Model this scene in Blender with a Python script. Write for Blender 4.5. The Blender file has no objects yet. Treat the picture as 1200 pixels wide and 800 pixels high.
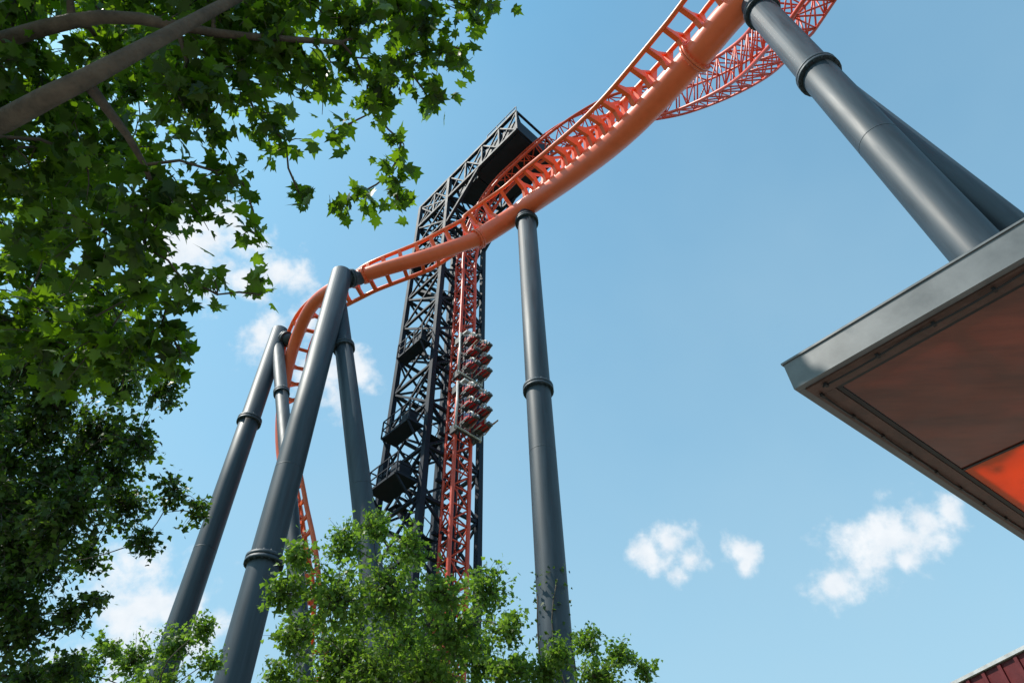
import bpy, math, random
import numpy as np
from mathutils import Vector, Matrix
random.seed(7); rng=np.random.default_rng(7)
scene=bpy.context.scene
V=lambda *a: np.array(a,dtype=float)
def nrm(a):
    a=np.asarray(a,float); l=np.linalg.norm(a); return a/l if l>1e-9 else a
PIT=math.radians(47.4); SP,CP=math.sin(PIT),math.cos(PIT)
# sight lines through image pixels, from eye height (1.7 m), are turned into world positions of
# boughs using a hand-picked or random distance; every bough sits at its own depth.
CAM=V(0,0,1.7)
def ray(px,py):
    u=(px-600)/800; v=(400-py)/800
    a=u*.9995+v*.0312; b=-.0312*u+.9995*v
    return V(a,CP-b*SP,SP+b*CP)
def at(px,py,t): return CAM+ray(px,py)*t

# ---------------- mesh accumulator
class G:
    def __init__(s): s.v=[];s.f=[];s.sm=[];s.mi=[];s.m=0
    def add(s,vs,fs,smooth=False):
        o=len(s.v); s.v.extend([tuple(x) for x in vs])
        for f in fs: s.f.append(tuple(i+o for i in f)); s.sm.append(smooth); s.mi.append(s.m)
    def box(s,c,ax,ay,az):
        c=np.array(c,float);ax=np.array(ax,float);ay=np.array(ay,float);az=np.array(az,float)
        vs=[c+i*ax+j*ay+k*az for i in(-1,1) for j in(-1,1) for k in(-1,1)]
        s.add(vs,[(0,1,3,2),(4,6,7,5),(0,4,5,1),(2,3,7,6),(0,2,6,4),(1,5,7,3)])
    def beam(s,a,b,w,h=None,up=(0,0,1)):
        h=h or w; a=np.array(a,float);b=np.array(b,float);d=b-a;L=np.linalg.norm(d);d=d/L
        u=np.array(up,float)
        if abs(np.dot(u,d))>.97: u=V(.707,.707,0)
        x=nrm(np.cross(d,u)); y=np.cross(x,d)
        s.box((a+b)/2,x*w/2,y*h/2,d*L/2)
    def tube(s,pts,rad,n=8,cap=True,smooth=True):
        P=np.array(pts,float);N=len(P)
        R=np.full(N,float(rad)) if np.isscalar(rad) else np.array(rad,float)
        T=np.gradient(P,axis=0);T/=np.linalg.norm(T,axis=1)[:,None]+1e-12
        a=V(0,0,1) if abs(T[0][2])<.9 else V(1,0,0)
        x=nrm(np.cross(T[0],a)); vs=[]
        for i in range(N):
            x=nrm(x-T[i]*np.dot(x,T[i])); y=np.cross(T[i],x)
            for k in range(n):
                t=2*math.pi*k/n; vs.append(P[i]+R[i]*(math.cos(t)*x+math.sin(t)*y))
        fs=[]
        for i in range(N-1):
            for k in range(n):
                k2=(k+1)%n; fs.append((i*n+k,i*n+k2,(i+1)*n+k2,(i+1)*n+k))
        s.add(vs,fs,smooth)
        if cap:
            o=len(s.v)-len(vs)
            s.f.append(tuple(o+k for k in reversed(range(n))));s.sm.append(False);s.mi.append(s.m)
            s.f.append(tuple(o+(N-1)*n+k for k in range(n)));s.sm.append(False);s.mi.append(s.m)
    def obj(s,name,mats,parent=None):
        me=bpy.data.meshes.new(name);me.from_pydata(s.v,[],s.f)
        me.polygons.foreach_set('use_smooth',s.sm);me.polygons.foreach_set('material_index',s.mi)
        if not isinstance(mats,(list,tuple)): mats=[mats]
        for m in mats: me.materials.append(m)
        me.update()
        o=bpy.data.objects.new(name,me);scene.collection.objects.link(o)
        if parent: o.parent=parent
        return o
def empty(name,loc=(0,0,0)):
    e=bpy.data.objects.new(name,None);scene.collection.objects.link(e);e.empty_display_size=.5
    return e
# ---------------- materials
def mat(name,col,rough=.5,metal=0,var=.15,scale=3,bump=0,coat=0,col2=None,streak=False,spec=.5,trans=0,tcol=None,wave=0,det=3,stretch=None):
    m=bpy.data.materials.new(name);m.use_nodes=True;nt=m.node_tree;b=nt.nodes['Principled BSDF']
    b.inputs['Roughness'].default_value=rough;b.inputs['Metallic'].default_value=metal
    b.inputs['Coat Weight'].default_value=coat;b.inputs['Coat Roughness'].default_value=.08
    b.inputs['Specular IOR Level'].default_value=spec
    tc=nt.nodes.new('ShaderNodeTexCoord');mp=nt.nodes.new('ShaderNodeMapping')
    nt.links.new(tc.outputs['Object'],mp.inputs['Vector'])
    if streak: mp.inputs['Scale'].default_value=(4,4,.35)
    if stretch: mp.inputs['Rotation'].default_value=(0,0,stretch);mp.inputs['Scale'].default_value=(.5,3.2,1)
    n=nt.nodes.new('ShaderNodeTexNoise');n.inputs['Scale'].default_value=scale;n.inputs['Detail'].default_value=det;n.inputs['Roughness'].default_value=.65
    nt.links.new(mp.outputs[0],n.inputs['Vector'])
    r=nt.nodes.new('ShaderNodeValToRGB')
    c2=col2 or tuple(max(0,c*(1-var*2)) for c in col)
    r.color_ramp.elements[0].position=.3;r.color_ramp.elements[1].position=.65
    r.color_ramp.elements[0].color=(*c2,1);r.color_ramp.elements[1].color=(*col,1)
    nt.links.new(n.outputs['Fac'],r.inputs[0]);nt.links.new(r.outputs[0],b.inputs['Base Color'])
    mr=nt.nodes.new('ShaderNodeMapRange');mr.inputs[3].default_value=max(.02,rough-.1);mr.inputs[4].default_value=min(1,rough+.15)
    nt.links.new(n.outputs['Fac'],mr.inputs[0]);nt.links.new(mr.outputs[0],b.inputs['Roughness'])
    if bump or wave:
        bp=nt.nodes.new('ShaderNodeBump');bp.inputs['Strength'].default_value=bump or .6;bp.inputs['Distance'].default_value=wave or .02
        n2=nt.nodes.new('ShaderNodeTexNoise');n2.inputs['Scale'].default_value=scale*6 if bump else 1.3;n2.inputs['Detail'].default_value=2;nt.links.new(tc.outputs['Object'],n2.inputs['Vector'])
        nt.links.new(n2.outputs['Fac'],bp.inputs['Height']);nt.links.new(bp.outputs[0],b.inputs['Normal'])
        if wave: nt.links.new(bp.outputs[0],b.inputs['Coat Normal'])
    if trans:
        out=nt.nodes['Material Output'];t=nt.nodes.new('ShaderNodeBsdfTranslucent');ms=nt.nodes.new('ShaderNodeMixShader');ms.inputs[0].default_value=trans
        mm=nt.nodes.new('ShaderNodeMixRGB');mm.blend_type='MULTIPLY';mm.inputs[0].default_value=1;mm.inputs[2].default_value=(*tcol,1)
        nt.links.new(r.outputs[0],mm.inputs[1]);nt.links.new(mm.outputs[0],t.inputs['Color'])
        nt.links.new(b.outputs[0],ms.inputs[1]);nt.links.new(t.outputs[0],ms.inputs[2]);nt.links.new(ms.outputs[0],out.inputs[0])
    return m
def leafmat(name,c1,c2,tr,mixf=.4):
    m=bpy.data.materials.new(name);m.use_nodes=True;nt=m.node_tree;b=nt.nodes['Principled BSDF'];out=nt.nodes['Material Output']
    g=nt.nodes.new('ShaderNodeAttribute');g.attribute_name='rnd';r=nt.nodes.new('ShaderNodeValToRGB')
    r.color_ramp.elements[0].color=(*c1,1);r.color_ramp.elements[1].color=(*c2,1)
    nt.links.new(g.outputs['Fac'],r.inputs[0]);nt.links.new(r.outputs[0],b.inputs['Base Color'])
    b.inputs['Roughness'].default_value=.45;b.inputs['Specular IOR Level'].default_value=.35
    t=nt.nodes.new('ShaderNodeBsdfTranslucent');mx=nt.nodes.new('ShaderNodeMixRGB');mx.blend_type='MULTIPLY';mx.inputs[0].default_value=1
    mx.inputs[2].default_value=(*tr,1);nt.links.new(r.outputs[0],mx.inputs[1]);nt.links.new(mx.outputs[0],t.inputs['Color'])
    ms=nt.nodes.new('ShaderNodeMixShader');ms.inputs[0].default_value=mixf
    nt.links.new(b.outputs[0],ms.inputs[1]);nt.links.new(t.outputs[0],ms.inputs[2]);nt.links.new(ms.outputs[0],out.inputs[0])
    return m
M_col=mat('slate_steel_paint',(.044,.064,.084),.50,0,.2,1.2,streak=True,spec=.4)
M_dark=mat('navy_steel_paint',(.012,.020,.038),.6,0,.2,2,spec=.25)
M_org=mat('orange_track_paint',(.92,.15,.035),.38,0,.08,1.5)
M_orl=mat('orange_spine_paint',(.93,.165,.065),.33,0,.07,1.0)
M_red=mat('red_track_paint',(.74,.075,.03),.4,0,.1,2)
M_fas=mat('grey_metal_fascia',(.16,.17,.175),.42,.1,.22,3,det=6)
M_sof=mat('brown_soffit_trim',(.12,.065,.05),.5,0,.3,5,bump=.25,det=6)
M_blk=mat('black_rubber',(.012,.012,.013),.5)
M_pan=mat('brown_gloss_panel',(.26,.062,.030),.08,0,.3,1.4,coat=.6,col2=(.085,.020,.011),trans=.4,tcol=(1.25,1.2,1.1),wave=.05,det=6,stretch=.72)  # stretched dark-to-light streaks painted into the base colour as blurry reflections
M_pan2=mat('orange_gloss_panel',(.85,.18,.02),.15,0,.08,2.2,coat=.3,trans=.6,tcol=(1,.95,.6),wave=.05)
M_bark=mat('plane_tree_bark',(.11,.09,.07),.9,0,.3,5,bump=.6,col2=(.045,.038,.03))
M_wht=mat('white_plastic',(.6,.6,.6),.35)
M_seat=mat('red_seat_plastic',(.60,.02,.02),.35,coat=.3)
M_gry=mat('grey_plastic',(.09,.09,.10),.4)
M_skin=mat('skin',(.5,.28,.19),.5)
M_hair=mat('hair',(.03,.02,.015),.6)
M_jean=mat('denim',(.04,.06,.12),.8)
M_shoe=mat('shoes',(.5,.5,.5),.6)

# ---------------- roller coaster main track
def catmull(P,n):
    P=np.array(P,float);Q=np.vstack([2*P[0]-P[1],P,2*P[-1]-P[-2]]);out=[]
    for i in range(1,len(Q)-2):
        p0,p1,p2,p3=Q[i-1],Q[i],Q[i+1],Q[i+2]
        for k in range(n):
            t=k/n
            out.append(.5*((2*p1)+(-p0+p2)*t+(2*p0-5*p1+4*p2-p3)*t*t+(-p0+3*p1-3*p2+p3)*t**3))
    out.append(P[-1]);return np.array(out)
def resample(A,step):
    d=np.linalg.norm(np.diff(A[:,:3],axis=0),axis=1);s=np.concatenate([[0],np.cumsum(d)])
    n=max(2,int(s[-1]/step));q=np.linspace(0,s[-1],n+1)
    return np.stack([np.interp(q,s,A[:,k]) for k in range(A.shape[1])],1)
# x,y,z, spine-to-rail direction, spine radius
MAIN=[(17.5,.5,28.2,-.3,.2,1.3,.62),(13.3,3.4,28.4,-.6,0,1.25,.62),(9.5,8.3,29.9,-.85,-.35,1.15,.62),
(7.94,10.65,30.3,-.85,-.35,1.15,.62),(5.73,14,31.2,-.85,-.4,1.1,.60),(3.7,17.0,32.9,-.75,-.35,1.15,.58),(.95,20.5,35.0,-.45,-.15,1.2,.55),
(-1.5,21.3,33.5,-.25,.15,1.2,.52),(-1.9,21.3,33.2,-.2,.2,1.2,.43),(-4.4,21.3,31.8,-.1,.6,1.0,.40),(-8.1,22.1,31.2,0,.85,.75,.38),(-11,24.2,31.9,-.1,1.0,.5,.36),
(-12.6,26.6,31.1,-.2,.9,.5,.34),(-13,28,28.4,.5,.8,0,.3),(-12.6,28.6,25.2,.9,.4,0,.26),(-11.1,28.6,20.8,.9,.3,0,.26),(-9.6,28.2,16.5,.9,.4,0,.26),
(-9,30.5,11,.5,.9,.6,.26),(-10.5,35,6.5,0,.4,.9,.26),(-15,41,4.2,0,0,1,.26),(-26,48,4,0,0,1,.26)]
trk=empty('roller_coaster_track')
S=resample(catmull(MAIN,14),.35)
pos=S[:,:3];off=S[:,3:6];rad=S[:,6]
T=np.gradient(pos,axis=0);T/=np.linalg.norm(T,axis=1)[:,None]
off=off-T*np.sum(off*T,axis=1)[:,None];off/=np.linalg.norm(off,axis=1)[:,None]
side=np.cross(T,off)
k_=np.clip((rad-.26)/.3,0,1)[:,None]
olen=rad[:,None]+.40+.5*k_
hg=.66+.26*k_
rl=pos+off*olen+side*hg; rr=pos+off*olen-side*hg
g=G();g.tube(pos,rad,24);
g.obj('spine_tube',M_orl,trk)
g=G();g.tube(rl,.115,8);g.tube(rr,.115,8);g.obj('rails',M_org,trk)
g=G()
def plate(g,quad,th):
    q=[np.array(p,float) for p in quad];n=nrm(np.cross(q[1]-q[0],q[2]-q[0]))*th/2
    vs=[p+n for p in q]+[p-n for p in q];k=len(q)
    fs=[tuple(range(k)),tuple(reversed(range(k,2*k)))]+[(i,i+k,(i+1)%k+k,(i+1)%k) for i in range(k)]
    g.add(vs,fs)
for i in range(2,len(S)-2,3):
    c=pos[i];o=off[i];s=side[i];L=olen[i][0];r=rad[i];t=T[i];h=hg[i][0]
    for sg in(-1,1):
        e=c+o*L+s*sg*h
        a1=c+o*(r*.55)+s*sg*r*.8; a2=c+o*(r*.97)+s*sg*r*.1
        m1=c+o*(r+.32*(L-r))+s*sg*(r*.55+.12)
        plate(g,[a1,m1,e-o*.12+s*sg*.03,e+o*.02-s*sg*.06,c+o*(L-.22)+s*sg*.32,a2],.2)
    g.beam(c+o*(L-.22)-s*(h-.25),c+o*(L-.22)+s*(h-.25),.13,.12,o)
g.obj('crossties',M_org,trk)
g=G()
def flange_at(g,p,t,r,w=.16,k=1.28,n=24):
    t=nrm(t);p=np.array(p,float)
    for sg in(-1,1):
        g.tube([p+t*sg*.012,p+t*sg*(.012+w/2)],r*k,n)
    a=nrm(np.cross(t,V(.3,.2,.9)));b=np.cross(t,a)
    for q in range(16):
        an=q*math.pi/8;c=p+(a*math.cos(an)+b*math.sin(an))*r*(k-.1)
        g.tube([c-t*(w/2+.06),c+t*(w/2+.06)],.035,6)
for tgt in [(7.94,10.65,30.3),(-1.7,21.3,33.4),(-7.6,22,31.2)]:
    i=int(np.argmin(np.linalg.norm(pos-V(*tgt),axis=1)));flange_at(g,pos[i],T[i],rad[i],.2,1.25)
g.obj('spine_flanges',M_orl,trk)

# ---------------- support columns
def column(base,top,r,fl,n=32,stub=None):
    g=G();base=V(*base);top=V(*top);d=nrm(top-base);L=np.linalg.norm(top-base)
    g.tube([base+V(0,0,.3),base+d*(L*.33),base+d*L*.66,top],r,n)
    for z in fl:
        f=(z-base[2])/(top[2]-base[2]); flange_at(g,base+(top-base)*f,d,r,.26,1.24)
    for q in range(1,int(L/9)):
        g.tube([base+d*(q*9-.02),base+d*(q*9+.02)],r*1.006,n)
    g.tube([base+V(0,0,-.1),base+V(0,0,.35)],r*2.0,20)
    if stub is not None:
        for a,b,rr in stub: g.tube([a,b],rr,18); flange_at(g,(np.array(a)+np.array(b))/2,np.array(b)-np.array(a),rr,.25,1.3)
    return g.obj('support_column',M_col)
column((1.06,21,0),(1.02,20.7,34.5),.52,[21.3,33.9])
column((9.68,8.4,0),(9.68,8.4,29.4),.52,[22.5,28.5])
column((13,8.7,0),(9.75,8.42,22.0),.40,[])
column((-8.8,21.4,0),(-8.8,21.4,30.6),.54,[14.1],stub=[((-8.8,21.4,30.2),(-8.0,22.0,31.0),.38)])
column((-1.75,21.7,0),(-9.0,22.1,29.6),.42,[25.6])
column((-13.9,27,0),(-13.9,27,32.6),.5,[25.5],stub=[((-13.9,27,32.1),(-12.8,26.7,31.4),.35)])
column((-4.2,23.8,0),(-13.7,26.9,31.2),.34,[27.0])
column((17.5,.5,0),(17.5,.5,27.6),.55,[14])

# ---------------- lift tower
tw=empty('lift_tower')
d=V(.7071,-.7071,0);n_=V(.7071,.7071,0);A0=V(-6.7,28,0);s=3.43;Z=V(0,0,1)
B0=A0+d*s;C0=A0+n_*s;D0=A0+(d+n_)*s;H=47.6
g=G();
for c in(A0,B0,C0,D0): g.beam(c,c+Z*H,.28,.28,n_)
lv=np.arange(0,H+.1,2.8)
for z in lv:
    for a,b in((A0,B0),(B0,D0),(D0,C0),(C0,A0)): g.beam(a+Z*z,b+Z*z,.16)
g.obj('legs_and_girts',M_dark,tw)
g=G()
for z0,z1 in zip(lv[:-1],lv[1:]):
    for a,b in((A0,B0),(B0,D0),(D0,C0),(C0,A0)):
        g.beam(a+Z*z0,b+Z*z1,.11);g.beam(b+Z*z0,a+Z*z1,.11)
g.obj('bracing',M_dark,tw)
g=G()
mid=(A0+D0)/2
for q in(-.5,.5):
    for r_ in(.1,1.1): g.beam(mid+d*q+n_*r_+Z*1,mid+d*q+n_*r_+Z*46,.1)
for k,z in enumerate(np.arange(1,44,2.8)):
    sg=1 if k%2 else -1
    o=mid-n_*.9; a=o-d*1.2*sg+Z*z;b=o+d*1.2*sg+Z*(z+2.8)
    for w in(-.3,.3): g.beam(a+n_*w,b+n_*w,.05,.16);g.beam(a+n_*w+Z*.95,b+n_*w+Z*.95,.04)
    for q in np.linspace(.05,.95,10): g.box(a+(b-a)*q,n_*.3,d*.1,Z*.015)
    g.box(o+d*1.2*sg+Z*(z+2.8),n_*.42,d*.35,Z*.02)
g.obj('stairs_and_shaft',M_dark,tw)
g=G()
for zc,ln in((20.3,1.2),(23.6,.9),(29.5,.7),(38,.6)):
    c=(A0+B0)/2-n_*(ln/2+.17)+Z*zc+d*.5
    g.box(c,n_*ln/2,d*1.1,Z*.06);
    for a in(-1.1,-.4,.4,1.1): g.beam(c-n_*ln/2+d*a,c-n_*ln/2+d*a+Z*1.1,.06)
    for h in(.55,1.1):
        g.beam(c-n_*ln/2-d*1.1+Z*h,c-n_*ln/2+d*1.1+Z*h,.05)
        for a in(-1.1,1.1): g.beam(c-n_*ln/2+d*a+Z*h,c+n_*ln/2+d*a+Z*h,.05)
    g.box(c+d*.5+Z*.5,n_*ln*.25,d*.35,Z*.4)
    g.beam(c-n_*ln/2+d*1.0,c+n_*ln/2+d*1.0-Z*1.2,.08);g.beam(c-n_*ln/2-d*1.0,c+n_*ln/2-d*1.0-Z*1.2,.08)
g.obj('service_platforms',M_dark,tw)
g=G() # cantilever head
zb,zt=44.9,47.7;L=10.6
q0=[A0+Z*zb,C0+Z*zb,A0+Z*zt,C0+Z*zt]
for q in q0: g.beam(q-d*.1,q+d*L,.24)
k=6
for i in range(k+1):
    x=d*(L*i/k)
    g.beam(q0[0]+x,q0[1]+x,.15);g.beam(q0[2]+x,q0[3]+x,.15);g.beam(q0[0]+x,q0[2]+x,.15);g.beam(q0[1]+x,q0[3]+x,.15)
    if i<k:
        y=d*(L*(i+1)/k)
        for a,b in((0,2),(1,3),(0,1),(2,3)):
            g.beam(q0[a]+x,q0[b]+y,.1);g.beam(q0[b]+x,q0[a]+y,.1)
g.box(q0[0]+d*8.4+n_*1.7+Z*.9,n_*1.55,d*2.1,Z*1.1)
g.box(q0[0]+d*5.2+n_*1.5+Z*.4,n_*1.1,d*1.0,Z*.5)
g.beam(B0+Z*(41.5),B0+d*3.4+Z*zb,.2);g.beam(D0+Z*41.5,D0+d*3.4+Z*zb,.2)
for c in (A0+d*L,C0+d*L):
    for q in np.linspace(0,1,4): g.beam(c-d*q*3+Z*zt,c-d*q*3+Z*(zt+.8),.05)
    g.beam(c+Z*(zt+.8),c-d*3+Z*(zt+.8),.05)
g.obj('cantilever_head',M_dark,tw)

# ---------------- lattice lift track
M0=(B0+D0)/2+d*.8-n_*.25
LT=[(*(M0+Z*2),*d),(*(M0+Z*12),*d),(*(M0+Z*24),*d),(*(M0+Z*34),*d),(*(M0+Z*38.5),*d),(*(M0+Z*41.8+d*1.2),.5,-.5,-.8),
 (*(M0+Z*43.4+d*3.6),.1,-.1,-1),(3.2,21,44.0,0,-.2,-1),(6.9,18.9,43.6,-.3,-.5,-.8),(10.3,17.2,41.8,-.6,-.5,-.6),(12.3,14,38,-.8,-.3,-.3),(12.2,10.5,33.6,-.9,0,0),(12.9,7,31,-.8,.3,.3),(15,3.5,29.6,-.3,.5,.8),(17.5,.5,29.8,0,0,1)]
lt=empty('lift_track')
S2=resample(catmull(LT,14),.3);p2=S2[:,:3];o2=S2[:,3:6]
T2=np.gradient(p2,axis=0);T2/=np.linalg.norm(T2,axis=1)[:,None]
o2=o2-T2*np.sum(o2*T2,axis=1)[:,None];o2/=np.linalg.norm(o2,axis=1)[:,None];s2=np.cross(T2,o2)
zz=np.clip((p2[:,0]-1)/6,0,1)[:,None]*np.clip((p2[:,1]-4)/6,0,1)[:,None]
w=.5+.45*zz;dp=.6+.8*zz
ra=p2+o2*.2+s2*w;rb=p2+o2*.2-s2*w;rc=p2-o2*dp+s2*w*.8;rd=p2-o2*dp-s2*w*.8
g=G()
for q in(ra,rb): g.tube(q,.10,8)
for q in(rc,rd): g.tube(q,.075,6)
g.obj('rails_and_chords',M_red,lt)
g=G()
for i in range(0,len(S2)-3,3):
    j=i+3
    for a,b in((ra,rb),(rb,rd),(rd,rc),(rc,ra)):
        g.tube([a[i],b[i]],.045,5);g.tube([a[i],b[j]] if (i//3)%2 else [b[i],a[j]],.04,5)
g.obj('lattice_ties',M_red,lt)
g=G()
for z in np.arange(4,41,2.8):
    g.beam(M0-d*.8-n_*.7+Z*z,M0-d*.8+n_*.9+Z*z,.14)
    g.beam(M0-d*.8-n_*.4+Z*z,M0-d*.5-n_*.4+Z*z,.12);g.beam(M0-d*.8+n_*.4+Z*z,M0-d*.5+n_*.4+Z*z,.12)
for w_ in(-.15,.15): g.tube([M0+n_*w_-d*.1+Z*2,M0+n_*w_-d*.1+Z*42],.03,5)
g.beam(M0-d*.3+Z*2,M0-d*.3+Z*41,.22,.12)
g.obj('track_brackets',M_dark,lt)

# ---------------- train
tr=empty('roller_coaster_train')
def rider_mesh(name,shirt,arm_up):
    vs=[(0,0,.08),(0,-.02,.28),(0,0,.46),(0,0,.56),(0,.01,.66),(0,.01,.78)]
    es=[(0,1),(1,2),(2,3),(3,4),(4,5)];rs=[.15,.13,.15,.06,.085,.07]
    for sg in(-1,1):
        o=len(vs)
        if arm_up: vs+=[(sg*.19,0,.5),(sg*.28,.06,.72),(sg*.30,.1,.96),(sg*.30,.12,1.05)]
        else: vs+=[(sg*.19,0,.48),(sg*.25,.12,.27),(sg*.15,.34,.36),(sg*.12,.42,.38)]
        rs+=[.07,.05,.038,.045];es+=[(2,o),(o,o+1),(o+1,o+2),(o+2,o+3)]
        o=len(vs);vs+=[(sg*.10,.06,.04),(sg*.13,.45,.06),(sg*.13,.52,-.36),(sg*.14,.64,-.42)]
        rs+=[.1,.07,.05,.045];es+=[(0,o),(o,o+1),(o+1,o+2),(o+2,o+3)]
    me=bpy.data.meshes.new(name+'_t');me.from_pydata(vs,es,[]);ob=bpy.data.objects.new(name+'_t',me);scene.collection.objects.link(ob)
    m=ob.modifiers.new('s','SKIN');
    for i,r in enumerate(rs): me.skin_vertices[0].data[i].radius=(r,r)
    me.skin_vertices[0].data[0].use_root=True
    ob.modifiers.new('ss','SUBSURF').levels=1
    dg=bpy.context.evaluated_depsgraph_get();dg.update()
    out=bpy.data.meshes.new_from_object(ob.evaluated_get(dg));bpy.data.objects.remove(ob)
    out.name=name
    out.materials.clear()
    for m in(M_skin,M_hair,shirt,M_jean,M_shoe): out.materials.append(m)
    for p in out.polygons:
        c=p.center;p.use_smooth=True
        if c.z>.57 and abs(c.x)<.15: k=1 if(c.z>.76 or c.y<-.01) else 0
        elif c.z<-.36: k=4
        elif c.z<.12: k=3
        elif abs(c.x)>.14 and (c.y>.2 or c.z>.68): k=0
        else: k=2
        p.material_index=k
    return out
shirts=[mat('shirt_'+n,c,.8) for n,c in(('white',(.7,.7,.7)),('red',(.5,.04,.04)),('blue',(.05,.12,.35)),('black',(.03,.03,.03)))]
RM=[rider_mesh('rider_body',sh,a) for sh,a in zip(shirts,(False,True,False,False))]
basis=Matrix(((n_[0],0,d[0]),(n_[1],0,d[1]),(0,1,0))).to_4x4()
def W(p,x,y,z): return p+n_*x+Z*y+d*z
for car in range(2):
    c=M0+d*.15+Z*(23.1+3.7*car)
    g=G()
    g.m=0
    for x in(-.35,.35): g.beam(W(c,x,-.1,.35),W(c,x,3.0,.35),.12)
    for y in(0,.95,1.9,2.9): g.beam(W(c,-.7,y,.35),W(c,.7,y,.35),.12)
    for y in(.1,2.7):
        for x in(-1,1):
            g.box(W(c,x*.66,y,.12),n_*.06,Z*.22,d*.22)
            for zz_ in(-.17,.17):
                g.tube([W(c,x*.52-.05,y+zz_,.17),W(c,x*.52+.05,y+zz_,.17)],.12,12)
    g.m=1
    for x in(-1,1): g.tube([W(c,x*.8,-.1,.4),W(c,x*.86,1.4,.55),W(c,x*.8,3.0,.4)],.06,8)
    for y in(0,1.45,2.95): g.tube([W(c,-.84,y,.45),W(c,.84,y,.45)],.05,8)
    g.box(W(c,0,3.08,.55),n_*.62,Z*.05,d*.2)
    g.obj('car_chassis',[M_gry,M_wht],tr)
    g=G()
    for row in range(3):
        for x in(-.42,.42):
            b=W(c,x,.28+row*.98,.75)
            g.m=0
            g.box(W(b,0,.16,-.12),n_*.2,Z*.2,d*.04)
            g.box(W(b,0,-.16,.42),n_*.2,Z*.04,d*.22)
            g.box(W(b,-.22,-.06,.3),n_*.025,Z*.12,d*.2);g.box(W(b,.22,-.06,.3),n_*.025,Z*.12,d*.2)
            g.m=1
            g.box(W(b,0,-.16,.02),n_*.2,Z*.045,d*.17)
            g.box(W(b,0,-.17,.74),n_*.15,Z*.05,d*.09)
            g.beam(W(b,-.12,-.23,-.3),W(b,-.12,-.23,.6),.05);g.beam(W(b,.12,-.23,-.3),W(b,.12,-.23,.6),.05)
            g.m=2
            for q in(-.17,.17): g.tube([W(b,q,-.14,.62),W(b,q,.06,.68),W(b,q,.2,.55),W(b,q*.8,.26,.3),W(b,q*.6,.26,.12)],.05,8)
            g.tube([W(b,-.12,.27,.14),W(b,.12,.27,.14)],.055,8)
            g.tube([W(b,-.26,-.12,.45),W(b,-.3,-.2,.1),W(b,-.24,-.15,-.25)],.035,6);g.tube([W(b,.26,-.12,.45),W(b,.3,-.2,.1),W(b,.24,-.15,-.25)],.035,6)
    g.obj('seats_and_restraints',[M_seat,M_gry,M_wht],tr)
    for row in range(3):
        for x in(-.42,.42):
            b=W(c,x,.28+row*.98,.75)
            o=bpy.data.objects.new('rider',random.choice(RM));scene.collection.objects.link(o)
            o.matrix_world=Matrix.Translation(Vector(b))@basis

# ---------------- trees
LOBED=np.array([(0,-.05),(.16,-.12),(.42,-.02),(.28,.14),(.56,.42),(.30,.42),(.24,.60),(.12,.60),(0,1.0),(-.12,.60),(-.24,.60),(-.30,.42),(-.56,.42),(-.28,.14),(-.42,-.02),(-.16,-.12)])
SIMPLE=np.array([(0,0),(.40,.35),(.16,.62),(0,1.0),(-.16,.62),(-.40,.35)])
def leafmesh(name,P,size,outline,m,parent,upb=.8):
    N=len(P);k=len(outline)
    nz=rng.normal(size=(N,3));nz[:,2]+=upb;nz/=np.linalg.norm(nz,axis=1)[:,None]
    t=rng.normal(size=(N,3));t[:,2]-=.9;t-=nz*np.sum(t*nz,axis=1)[:,None];t/=np.linalg.norm(t,axis=1)[:,None]
    b=np.cross(nz,t);sz=size*rng.uniform(.5,1.2,N)
    o2=np.vstack([(0,.3),outline]);fold=rng.uniform(.05,.45,N)
    h=-(np.abs(o2[:,0])[None,:]*fold[:,None])-(o2[:,1]**2)[None,:]*rng.uniform(0,.35,N)[:,None]+.08
    Vv=P[:,None,:]+sz[:,None,None]*(b[:,None,:]*o2[None,:,0:1]+t[:,None,:]*o2[None,:,1:2]+nz[:,None,:]*h[:,:,None])
    K=k+1;base=(np.arange(N)*K)[:,None,None]
    tri=np.array([(0,1+i,1+(i+1)%k) for i in range(k)])[None]+base
    tri=tri.reshape(-1,3);me=bpy.data.meshes.new(name)
    me.vertices.add(N*K);me.vertices.foreach_set('co',Vv.reshape(-1).astype(np.float32))
    me.loops.add(len(tri)*3);me.loops.foreach_set('vertex_index',tri.reshape(-1).astype(np.int32))
    me.polygons.add(len(tri));me.polygons.foreach_set('loop_start',np.arange(0,len(tri)*3,3,dtype=np.int32))
    at_=me.attributes.new('rnd','FLOAT','POINT');at_.data.foreach_set('value',np.repeat(rng.random(N),K).astype(np.float32))
    me.materials.append(m);me.update(calc_edges=True)
    o=bpy.data.objects.new(name,me);scene.collection.objects.link(o);o.parent=parent
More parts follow.
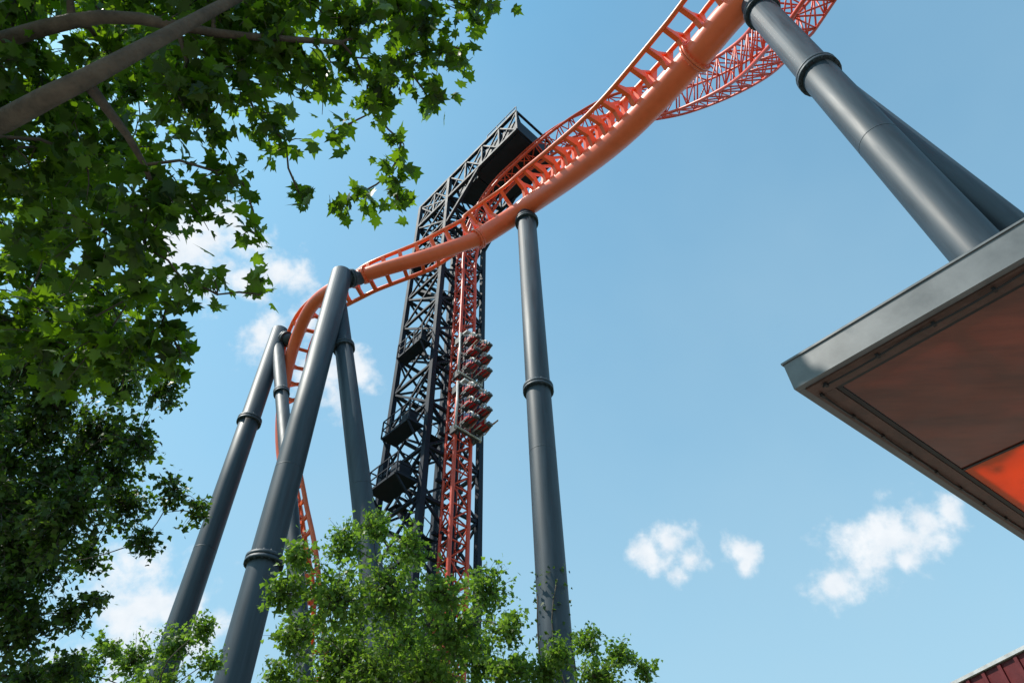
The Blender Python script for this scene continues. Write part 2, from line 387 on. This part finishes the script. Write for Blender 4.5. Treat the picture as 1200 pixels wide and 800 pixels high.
def tree(name,trunk,tr_r,clusters,leaf,outline,m,layers,droop=.3,twig_r=.006,minr=.012,per=8,lim=.035,limbs=()):
    e=empty(name)
    trunk=np.array(trunk,float);nodes=[(p,tr_r*(1-.55*i/(len(trunk)-1))) for i,p in enumerate(trunk)]
    TP=resample(catmull(np.c_[trunk,[r for _,r in nodes]],6),.4)
    wood=G();wood.tube(TP[:,:3],TP[:,3]*(1+.5*np.exp(-np.arange(len(TP))*.8)),12)
    nd=[TP[i,:3] for i in range(len(TP)//3,len(TP))];nr=[TP[i,3] for i in range(len(TP)//3,len(TP))];dep=[0]*len(nd)
    for lb in limbs:
        Q=resample(catmull([(*p,r) for p,r in lb],6),.3);wood.tube(Q[:,:3],Q[:,3],10)
        for q in Q[2:]: nd.append(q[:3]);nr.append(q[3]);dep.append(0)
    cl=sorted(clusters,key=lambda c:min(np.linalg.norm(V(*c[:3])-q) for q in nd))
    LP=[]
    for c in cl:
        C=V(*c[:3]);r=c[3]
        D=[np.linalg.norm(C-q)+.35*dep[i]+(2.0 if q[2]>C[2]+.8 else 0) for i,q in enumerate(nd)]
        i=int(np.argmin(D));a=nd[i];r0=min(nr[i]*.62,.03+lim*np.linalg.norm(C-a));L=np.linalg.norm(C-a)
        if L>.15:
            mid=(a+C)/2+rng.normal(size=3)*L*.09+V(0,0,L*.12)
            Q=resample(catmull([a,mid,C],5),max(.25,L/7));rr=np.linspace(r0,max(minr,r0*.35),len(Q))
            wood.tube(Q,rr,7)
            for q in range(1,len(Q)): nd.append(Q[q]);nr.append(rr[q]);dep.append(dep[i]+q*L/len(Q))
        n=int(layers*math.pi*r*r/(.45*leaf*leaf));nt=max(2,n//per)
        for _ in range(nt):
            v=nrm(rng.normal(size=3));st=C+v*r*rng.uniform(0,.45)
            dr=nrm(v+rng.normal(size=3)*.5-V(0,0,droop));ln=r*rng.uniform(.35,.9)
            en=st+dr*ln+V(0,0,-droop*ln*.4)
            wood.tube([C+v*r*.1,st,(st+en)/2+V(0,0,.03),en],[twig_r*1.6,twig_r*1.3,twig_r,twig_r*.5],3,cap=False)
            q=np.linspace(.1,1,per)+rng.uniform(-.05,.05,per)
            LP.append(st+(en-st)*q[:,None]+rng.normal(size=(per,3))*leaf*.45)
    wood.obj('trunk_and_branches',M_bark,e)
    leafmesh('leaves',np.vstack(LP),leaf,outline,m,e)
    return e
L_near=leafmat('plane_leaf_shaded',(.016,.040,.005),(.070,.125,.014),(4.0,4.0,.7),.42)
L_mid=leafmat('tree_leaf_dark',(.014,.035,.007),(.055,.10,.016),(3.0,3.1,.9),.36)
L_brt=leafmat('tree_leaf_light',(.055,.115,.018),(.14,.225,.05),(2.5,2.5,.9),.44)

near=[]
for px in(-60,0,60,115,165,210):
    for py in(-60,0,60,115,170,225,280,335,385):
        if px>200 and py>130: continue
        if px>150 and py>250: continue
        p=(px+random.uniform(-20,20),py+random.uniform(-20,20));t=random.uniform(5.8,8.8)
        near.append((*at(p[0],p[1],t),.070*t))
for px,py,t,r in [(240,-10,6.5,.6),(300,10,6.8,.55),(360,-5,7,.5),(410,30,7.2,.45),(455,-10,7.4,.5),(500,20,7.5,.42),(550,8,7.6,.34),(530,-30,7.5,.45),(570,-15,7.6,.34),(470,70,7.4,.38),(500,110,7.4,.25),(430,95,7.2,.36),
 (375,75,7,.42),(320,70,6.8,.5),(265,80,6.5,.5),(240,140,6.4,.42),(300,135,6.7,.34),(335,165,6.7,.22),(440,130,7.2,.24),(400,150,7.1,.15),(455,205,7.1,.24),(425,225,7.1,.22),(395,238,7,.16),(350,225,6.9,.13),(465,235,7.1,.15),(470,165,7.2,.15),(545,60,7.5,.18),(520,60,7.4,.28),
 (250,200,6.2,.28),(210,230,6.2,.34),(285,215,6.5,.2),(300,275,6.5,.16),(255,345,6,.19),(305,345,6.1,.18),(215,330,6,.24),(190,380,6,.28),(212,415,6,.18),(160,400,6,.34),(120,400,6.3,.4),(60,400,6.5,.4),(170,290,6,.34),(195,420,6.1,.2),(140,430,6.3,.3),(95,440,6.6,.3),(170,340,6.3,.3)]:
    near.append((*at(px,py,t),r))
for _ in range(22):
    a=random.uniform(0,6.28);near.append((-7.3+2.6*math.cos(a),2.4*math.sin(a),random.uniform(6.5,10.5),.7))
limbA=[(V(-5.6,1.9,5.6),.12),(at(-60,160,5.6),.10),(at(60,112,5.3),.085),(at(170,55,5.5),.065),(at(300,-15,6.2),.045)]
limbB=[(V(-5.55,2.0,6.4),.09),(at(-40,60,6.2),.08),(at(120,20,6.0),.06),(at(260,40,6.3),.04),(at(400,50,6.9),.025)]
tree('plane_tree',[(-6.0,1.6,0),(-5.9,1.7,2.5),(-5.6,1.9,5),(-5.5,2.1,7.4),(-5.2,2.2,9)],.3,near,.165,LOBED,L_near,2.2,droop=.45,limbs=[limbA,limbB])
mid_=[]
for px,py,r in [(-40,400,.9),(30,420,.9),(90,430,.8),(145,440,.75),(190,455,.5),(-30,500,.9),(50,500,.9),(115,510,.85),(165,515,.6),(-40,590,.9),(30,590,.9),(95,590,.85),(155,590,.65),(205,575,.45),(228,600,.36),(165,635,.4),(110,650,.5),(50,660,.8),(-20,670,.9),
  (20,730,.8),(75,720,.5),(110,700,.3),(-30,770,.9),(30,800,.8),(80,780,.5),(60,850,1),(-20,880,1.1),(0,540,.9),(70,550,.8),(0,460,.9),(0,700,.8),(130,550,.6),(20,640,.9),(0,590,.9),(10,640,.8),(60,620,.8),(60,470,.8)]:
    t=random.uniform(12.0,15.0);mid_.append((*at(px+random.uniform(-8,8),py,t),r*t/14))
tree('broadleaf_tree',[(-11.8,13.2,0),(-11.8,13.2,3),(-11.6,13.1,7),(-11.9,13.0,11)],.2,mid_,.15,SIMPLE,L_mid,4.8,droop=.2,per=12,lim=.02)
cen=[]
for px,py,r in [(440,614,.5),(405,636,.58),(352,650,.45),(480,640,.58),(335,695,.6),(395,700,.9),(455,695,.95),(515,695,.7),(570,692,.65),(592,735,.55),(535,740,.9),(470,760,1.0),(400,765,.95),(345,745,.65),(330,790,.5),(595,785,.6),(560,770,.7),(500,790,.9),(440,800,.9),(380,810,.9),(450,850,1.2),(380,870,1),(530,850,1.1)]:
    t=random.uniform(14,17);cen.append((*at(px,py,t),r*t/15))
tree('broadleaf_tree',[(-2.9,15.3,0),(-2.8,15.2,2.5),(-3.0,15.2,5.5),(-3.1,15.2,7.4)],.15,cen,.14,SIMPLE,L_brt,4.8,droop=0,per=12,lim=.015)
rt=[]
for px,py,r in [(690,752,.45),(655,762,.45),(725,768,.4),(755,788,.34),(700,795,.6),(640,785,.5),(612,785,.4),(680,850,.9),(740,850,.7),(620,850,.7)]:
    t=random.uniform(15,17);rt.append((*at(px,py,t),r*t/15))
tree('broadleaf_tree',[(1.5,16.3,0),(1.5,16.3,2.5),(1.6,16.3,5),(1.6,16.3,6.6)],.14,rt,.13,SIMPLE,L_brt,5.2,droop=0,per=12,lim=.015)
bl=[]
for px,py,r in [(235,738,.4),(205,755,.5),(155,772,.55),(245,775,.4),(125,760,.4),(100,790,.5),(60,800,.5),(180,820,.9),(230,850,.7)]:
    t=random.uniform(15,18);bl.append((*at(px,py,t),r*t/15))
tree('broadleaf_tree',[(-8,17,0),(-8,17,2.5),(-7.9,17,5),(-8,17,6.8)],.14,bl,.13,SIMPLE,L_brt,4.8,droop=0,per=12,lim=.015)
# ivy on the foot of the central column
iv=empty('ivy_plant');zz_=rng.uniform(0,1,900)**1.2*13.2;an=rng.uniform(0,6.28,900)+.0*zz_
keep=(zz_<9)|(np.sin(an*1.0+.4)<.2)
ra_=.56+rng.uniform(0,.12,900)
IP=np.stack([1.05+ra_*np.cos(an),20.9+ra_*np.sin(an),zz_],1)[keep]
g=G()
for q in range(5):
    a0=q*1.25;zs=np.linspace(0,11+q*.4,20);g.tube([(1.05+.54*math.cos(a0+.5*math.sin(z)),20.9+.54*math.sin(a0+.5*math.sin(z)),z) for z in zs],.02,5)
g.obj('stems',M_bark,iv);leafmesh('leaves',IP,.17,SIMPLE,L_mid,iv,0)

# ---------------- kiosk with translucent canopy roof
ks=empty('kiosk_building')
K=V(1.60,2.82,4.3);e1=V(.706,-.708,0);e2=V(.780,.626,0)
def kp(a,b,z=0): return K+e1*a+e2*b+Z*z
def slab(g,a0,a1,b0,b1,z0,z1):
    g.box(kp((a0+a1)/2,(b0+b1)/2,(z0+z1)/2),e1*(a1-a0)/2,e2*(b1-b0)/2,Z*(z1-z0)/2)
AL,BL=6.5,7.5
def ring(g,o0,o1,z0,z1):
    slab(g,o0,AL-o0,o0,o1,z0,z1);slab(g,o0,AL-o0,BL-o1,BL-o0,z0,z1)
    slab(g,o0,o1,o1+.002,BL-o1-.002,z0,z1);slab(g,AL-o1,AL-o0,o1+.002,BL-o1-.002,z0,z1)
g=G();ring(g,-.02,.02,0,.19);ring(g,-.028,.14,.192,.205)
for a in(1.6,3.2,4.8): slab(g,a,a+.012,-.024,-.0205,.004,.188)
g.obj('fascia',M_fas,ks)
g=G();ring(g,.024,.13,-.010,.05);g.obj('soffit_trim',M_sof,ks)
g=G();ring(g,.132,.158,-.004,.05)
g1=G();g2=G();b=.160;i=0
while b<BL-.3:
    b1=min(b+(1.30 if i==0 else 1.35),BL-.160);a=.160
    while a<AL-.3:
        a1=min(a+3.1,AL-.160);slab(g1 if i%2==0 else g2,a,a1,b,b1,.004,.012)
        if a1<AL-.3: slab(g,a1+.001,a1+.019,b,b1,-.002,.05)
        a=a1+.02
    if b1<BL-.3: slab(g,.160,AL-.160,b1+.001,b1+.021,-.003,.06)
    b=b1+.022;i+=1
g.obj('gasket',M_blk,ks)
g1.obj('brown_panels',M_pan,ks);g2.obj('orange_panels',M_pan2,ks)
g=G()
for a in np.arange(.7,AL-.3,.9): slab(g,a,a+.05,.14,BL-.14,.06,.14)
g.obj('roof_joists',M_fas,ks)
g=G() # string of cable clipped beneath the trim
for e_ in(0,1):
    P=[]
    Lc=(AL if e_==0 else BL)-.2
    for q in np.linspace(.1,Lc,60):
        sag=-.016-.012*abs(math.sin(q*5.2))
        P.append(kp(q,.055,sag) if e_==0 else kp(.055,q,sag))
    g.tube(P,.006,5)
    for q in np.arange(.12,Lc,.302): c=kp(q,.055,-.02) if e_==0 else kp(.055,q,-.02);g.box(c,e1*.008,e2*.012,Z*.012)
g.obj('cable',M_blk,ks)
g=G();slab(g,1.6,AL-.8,1.7,BL-1,-4.3,-.02);g.obj('walls',mat('kiosk_wall_paint',(.45,.12,.05),.6),ks)
g=G()
slab(g,1.9,AL-1.2,1.62,1.68,-3.2,-1.2);slab(g,1.7,AL-1.0,1.3,1.66,-3.3,-3.22)
g.obj('counter_and_shutter',M_gry,ks)
# red roofed building further away
rb_=empty('ride_station_building')
K2=V(13.55,22.95,10.0);f1=nrm(V(.37,-.93,0));f2=V(.93,.37,0)
def rbx(g,a0,a1,b0,b1,z0,z1): g.box(K2+f1*(a0+a1)/2+f2*(b0+b1)/2+Z*(z0+z1)/2,f1*(a1-a0)/2,f2*(b1-b0)/2,Z*(z1-z0)/2)
g=G();rbx(g,-.1,9,-.1,12,-.10,0);g.obj('white_roof_edge',M_wht,rb_)
g=G();rbx(g,0,8.9,0,11.9,-.9,-.122);
for q in np.arange(0,9,.6): rbx(g,q,q+.12,-.06,-.002,-.9,-.13)
g.obj('red_fascia',mat('dark_red_paint',(.13,.01,.012),.5),rb_)
g=G();rbx(g,.8,8.2,.8,11,-10,-.91);g.obj('walls',mat('station_wall',(.35,.3,.28),.8),rb_)
g=G()
for q in(1.2,3.6,6.0): rbx(g,q,q+1.6,.74,.79,-8.5,-6.2);rbx(g,q,q+1.6,.74,.79,-4.8,-2.6)
g.obj('windows',mat('dark_glass',(.02,.03,.04),.08),rb_)

# ---------------- ground
g=G();g.box((0,0,-.5),V(3000,0,0),V(0,3000,0),V(0,0,.5));g.obj('ground',mat('grass',(.06,.10,.03),.9,0,.2,.6,col2=(.09,.085,.05)))
g=G();g.add([(-14,-30,.004),(30,-30,.004),(30,12.5,.004),(-14,12.5,.004)],[(0,1,2,3)])
g.obj('pavement',mat('paving',(.33,.29,.25),.8,0,.12,2,bump=.3))
g=G();g.box((8,12.6,.06),V(22,0,0),V(0,.1,0),V(0,0,.06));g.obj('kerb',mat('kerb_stone',(.35,.34,.32),.85))

# ---------------- world
SUN_EL=55;SUN_AZ=258
w=bpy.data.worlds.new('World');scene.world=w;w.use_nodes=True;nt=w.node_tree;bg=nt.nodes['Background']
try:
    w.cycles.sampling_method='MANUAL';w.cycles.sample_map_resolution=256
except Exception: pass
sky=nt.nodes.new('ShaderNodeTexSky');sky.sky_type='NISHITA';sky.sun_disc=False;sky.sun_elevation=math.radians(SUN_EL);sky.sun_rotation=math.radians(SUN_AZ)
sky.air_density=1.0;sky.dust_density=.7;sky.ozone_density=1.0
bg.inputs['Strength'].default_value=.145
tc=nt.nodes.new('ShaderNodeTexCoord')
def math_(op,a,b_=None,c=None):
    n=nt.nodes.new('ShaderNodeMath');n.operation=op
    for i,x in enumerate((a,b_,c)):
        if x is None: continue
        if isinstance(x,(int,float)): n.inputs[i].default_value=x
        else: nt.links.new(x,n.inputs[i])
    return n.outputs[0]
CL=[(785,640,28),(765,648,20),(808,655,20),(795,675,15),(868,646,18),(872,662,13),(1045,628,38),(1010,648,38),(972,680,24),(1085,605,32),(1110,600,20),(1060,655,20),
 (240,285,58),(200,265,44),(290,330,20),(330,322,28),(305,395,26),(388,440,38),(415,428,24),(165,715,64),(215,742,45),(365,372,22)]
field=None
for px,py,r in CL:
    c=nrm(ray(px,py));n=nt.nodes.new('ShaderNodeVectorMath');n.operation='DISTANCE';nt.links.new(tc.outputs['Generated'],n.inputs[0]);n.inputs[1].default_value=tuple(c)
    f=math_('DIVIDE',n.outputs['Value'],r/800/(np.linalg.norm(ray(px,py))))
    field=f if field is None else math_('SMOOTH_MIN',field,f,.25)
def noise(sc,det=5,ro=.6):
    n=nt.nodes.new('ShaderNodeTexNoise');n.inputs['Scale'].default_value=sc;n.inputs['Detail'].default_value=det;n.inputs['Roughness'].default_value=ro
    nt.links.new(tc.outputs['Generated'],n.inputs['Vector']);return n.outputs['Fac']
nz=noise(24,6,.58);f=math_('ADD',field,math_('MULTIPLY',math_('SUBTRACT',nz,.5),3.6))
mr=nt.nodes.new('ShaderNodeMapRange');mr.interpolation_type='SMOOTHSTEP';mr.inputs[1].default_value=1.35;mr.inputs[2].default_value=.1;mr.inputs[3].default_value=0;mr.inputs[4].default_value=.94
nt.links.new(f,mr.inputs[0])
wz=noise(2.2,4,.55);m2=nt.nodes.new('ShaderNodeMapRange');m2.inputs[1].default_value=.35;m2.inputs[2].default_value=.75;m2.inputs[3].default_value=0.0;m2.inputs[4].default_value=.2;nt.links.new(wz,m2.inputs[0])
sx=nt.nodes.new('ShaderNodeSeparateXYZ');nt.links.new(tc.outputs['Generated'],sx.inputs[0])
hz=nt.nodes.new('ShaderNodeMapRange');hz.inputs[1].default_value=.2;hz.inputs[2].default_value=1.0;hz.inputs[3].default_value=.78;hz.inputs[4].default_value=.0;nt.links.new(sx.outputs['Z'],hz.inputs[0])
tint=nt.nodes.new('ShaderNodeMixRGB');tint.blend_type='MULTIPLY';tint.inputs[0].default_value=1;tint.inputs[2].default_value=(1.15,1.9,1.72,1);nt.links.new(sky.outputs[0],tint.inputs[1])
h1=nt.nodes.new('ShaderNodeMixRGB');nt.links.new(math_('ADD',hz.outputs[0],m2.outputs[0]),h1.inputs[0]);nt.links.new(tint.outputs[0],h1.inputs[1]);h1.inputs[2].default_value=(3.0,4.5,5.5,1)
cz=noise(40,3,.5);cc=nt.nodes.new('ShaderNodeMixRGB');nt.links.new(cz,cc.inputs[0]);cc.inputs[1].default_value=(5.0,5.6,6.2,1);cc.inputs[2].default_value=(7.4,7.4,7.4,1)
mx=nt.nodes.new('ShaderNodeMixRGB');nt.links.new(mr.outputs[0],mx.inputs[0]);nt.links.new(h1.outputs[0],mx.inputs[1]);nt.links.new(cc.outputs[0],mx.inputs[2])
nt.links.new(mx.outputs[0],bg.inputs['Color'])
sl=bpy.data.lights.new('sun','SUN');sl.energy=5.0;sl.angle=math.radians(.5);sl.color=(1,.95,.86)
so=bpy.data.objects.new('sun',sl);scene.collection.objects.link(so)
az=math.radians(SUN_AZ);el=math.radians(SUN_EL)
sd=Vector((math.sin(az)*math.cos(el),math.cos(az)*math.cos(el),math.sin(el)))
so.rotation_euler=sd.to_track_quat('Z','Y').to_euler()
# ---------------- camera
cd=bpy.data.cameras.new('camera');cd.lens=24;cd.sensor_width=36;cd.clip_end=10000;cd.clip_start=.05
co=bpy.data.objects.new('camera',cd);scene.collection.objects.link(co);scene.camera=co
r0=Vector((1,0,0));u0=Vector((0,-SP,CP));F=Vector((0,CP,SP))
R=r0*.9995-u0*.0312;U=r0*.0312+u0*.9995
m=Matrix((( R.x,U.x,-F.x),(R.y,U.y,-F.y),(R.z,U.z,-F.z))).to_4x4();co.matrix_world=Matrix.Translation(Vector(CAM))@m
scene.view_settings.view_transform='Standard';scene.view_settings.look='None';scene.view_settings.exposure=0
